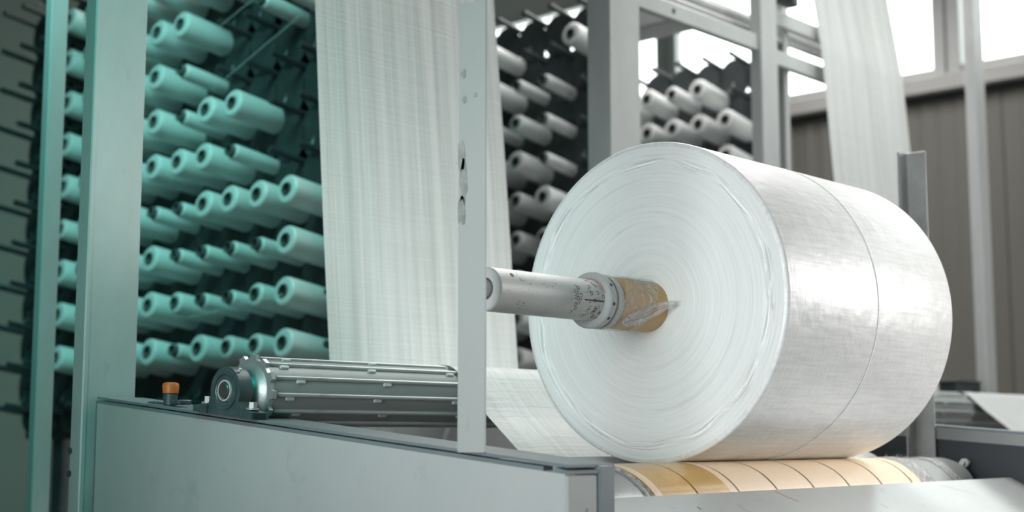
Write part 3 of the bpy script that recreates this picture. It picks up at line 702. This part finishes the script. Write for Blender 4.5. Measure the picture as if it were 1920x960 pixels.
# ================================================================ BOBBINS
def make_bobbin(kind, empty):
    rb, hr, x0 = {'F': (.0625, .0245, .006), 'M': (.050, .023, .008), 'S': (.036, .0225, .022)}[kind]
    MB().lathe([(x0+.006, hr+.0042), (x0, hr+.0062), (x0+.001, rb-.008), (x0+.006, rb-.002), (x0+.014, rb), (.150, rb+.0008), (.262, rb-.0005), (.272, rb-.006), (.276, hr+.01), (.274, hr+.0035)], 32).build('yarn_package', M['yarn'], empty)
    MB().lathe([(.285, hr), (0, hr), (-.001, hr+.0012), (0, hr+.0032), (.285, hr+.0032), (.285, hr)], 24).build('paper_tube', M['tube'], empty)
proto = {}
size_w = {'F': 'full', 'M': 'half-used', 'S': 'nearly used'}
num = ['bottom', 'second', 'third', 'fourth', 'fifth', 'sixth', 'seventh', 'eighth', 'ninth', 'tenth']
seen_labels = set()
def bobbin(kind, x, y, z, label):
    loc = (x, y, z)
    assert label not in seen_labels, label
    seen_labels.add(label)
    b = thing('bobbin', label, 'bobbin', loc, 'white yarn bobbins on the racks', (0, TILT, 0))
    if kind in proto:
        for ch in proto[kind].children: reuse(ch, ch.name.split('.')[0], b)
    else: make_bobbin(kind, b); proto[kind] = b
lay1 = {  # rows from the bottom (z = 1.375), columns from the left (y = 6.29, 6.10, 5.91, 5.72, 5.53, 5.34, 5.15, 4.96, 4.77, 4.58)
    0: 'F.FFFSFMMF', 1: 'FMFFFMSSMF', 2: 'FFFMFSSSSF', 3: 'MFFFSSFFFF', 4: 'FFFFFFFS..', 5: 'FMFFFSFF..', 6: 'FFFFFS....', 7: 'FFFMFF..SS', 8: 'FFFFFFF.FF'}
colw = ['tenth', 'ninth', 'eighth', 'seventh', 'sixth', 'fifth', 'fourth', 'third', 'second', 'first']
for j, s in lay1.items():
    for i, ch in enumerate(s):
        if ch == '.': continue
        y = 5.53+PY*(4-i); z = 1.375+PZ*j
        bobbin(ch, 3.70+random.uniform(-.006, .006), y, z, '%s bobbin on the left rack, %s row up, %s from the web' % (size_w[ch], num[j], colw[i]))
col2 = ['leftmost', 'second', 'third', 'fourth', 'fifth']
ys2 = [5.225, 5.035, 4.845, 4.65, 4.46]
lay2 = {0: 'FF...', 1: 'FF...', 2: 'FM...', 3: 'FMM..', 4: 'FMF..', 5: 'FFS..', 6: 'SMS..', 7: 'FSS..', 8: 'M..F.'}
for j, s in lay2.items():
    for i, ch in enumerate(s):
        if ch == '.': continue
        bobbin(ch, 5.63, ys2[i], 1.402+.2105*j, '%s bobbin on the middle rack, %s row up, %s column from left' % (size_w[ch], num[j], col2[i]))
ys3 = [5.27, 5.08, 4.895, 4.71, 4.522, 4.335]; nm3 = ['first', 'second', 'third', 'fourth', 'fifth', 'sixth']
for j, s in {2: 'FMMFF', 3: 'MFFFF', 4: 'FFMF.'}.items():
    for i, ch in enumerate(s):
        if ch == '.': continue
        bobbin(ch, 6.87, ys3[i], 2.815-.208*3+.208*j+(.208 if False else 0), '%s bobbin on the right rack, %s row from top, %s column from left' % (size_w[ch], {4: 'top', 3: 'second', 2: 'third'}[j], nm3[i]))
# loose tapes drawn from the left rack
for k, (a, b_, lab) in enumerate((((3.62, 5.0, 2.72), (3.66, 4.45, 2.93), 'upper loose tape drawn across the left rack'), ((3.62, 4.98, 2.47), (3.66, 4.45, 2.70), 'lower loose tape drawn across the left rack'), ((3.62, 5.1, 1.50), (3.64, 4.5, 1.56), 'loose tape drawn low across the left rack'))):
    o = MB().tube(a, b_, .0014, 6).build('loose_tape', M['guide']); o.parent = r1; o.matrix_parent_inverse = Matrix.Translation(-r1.location)
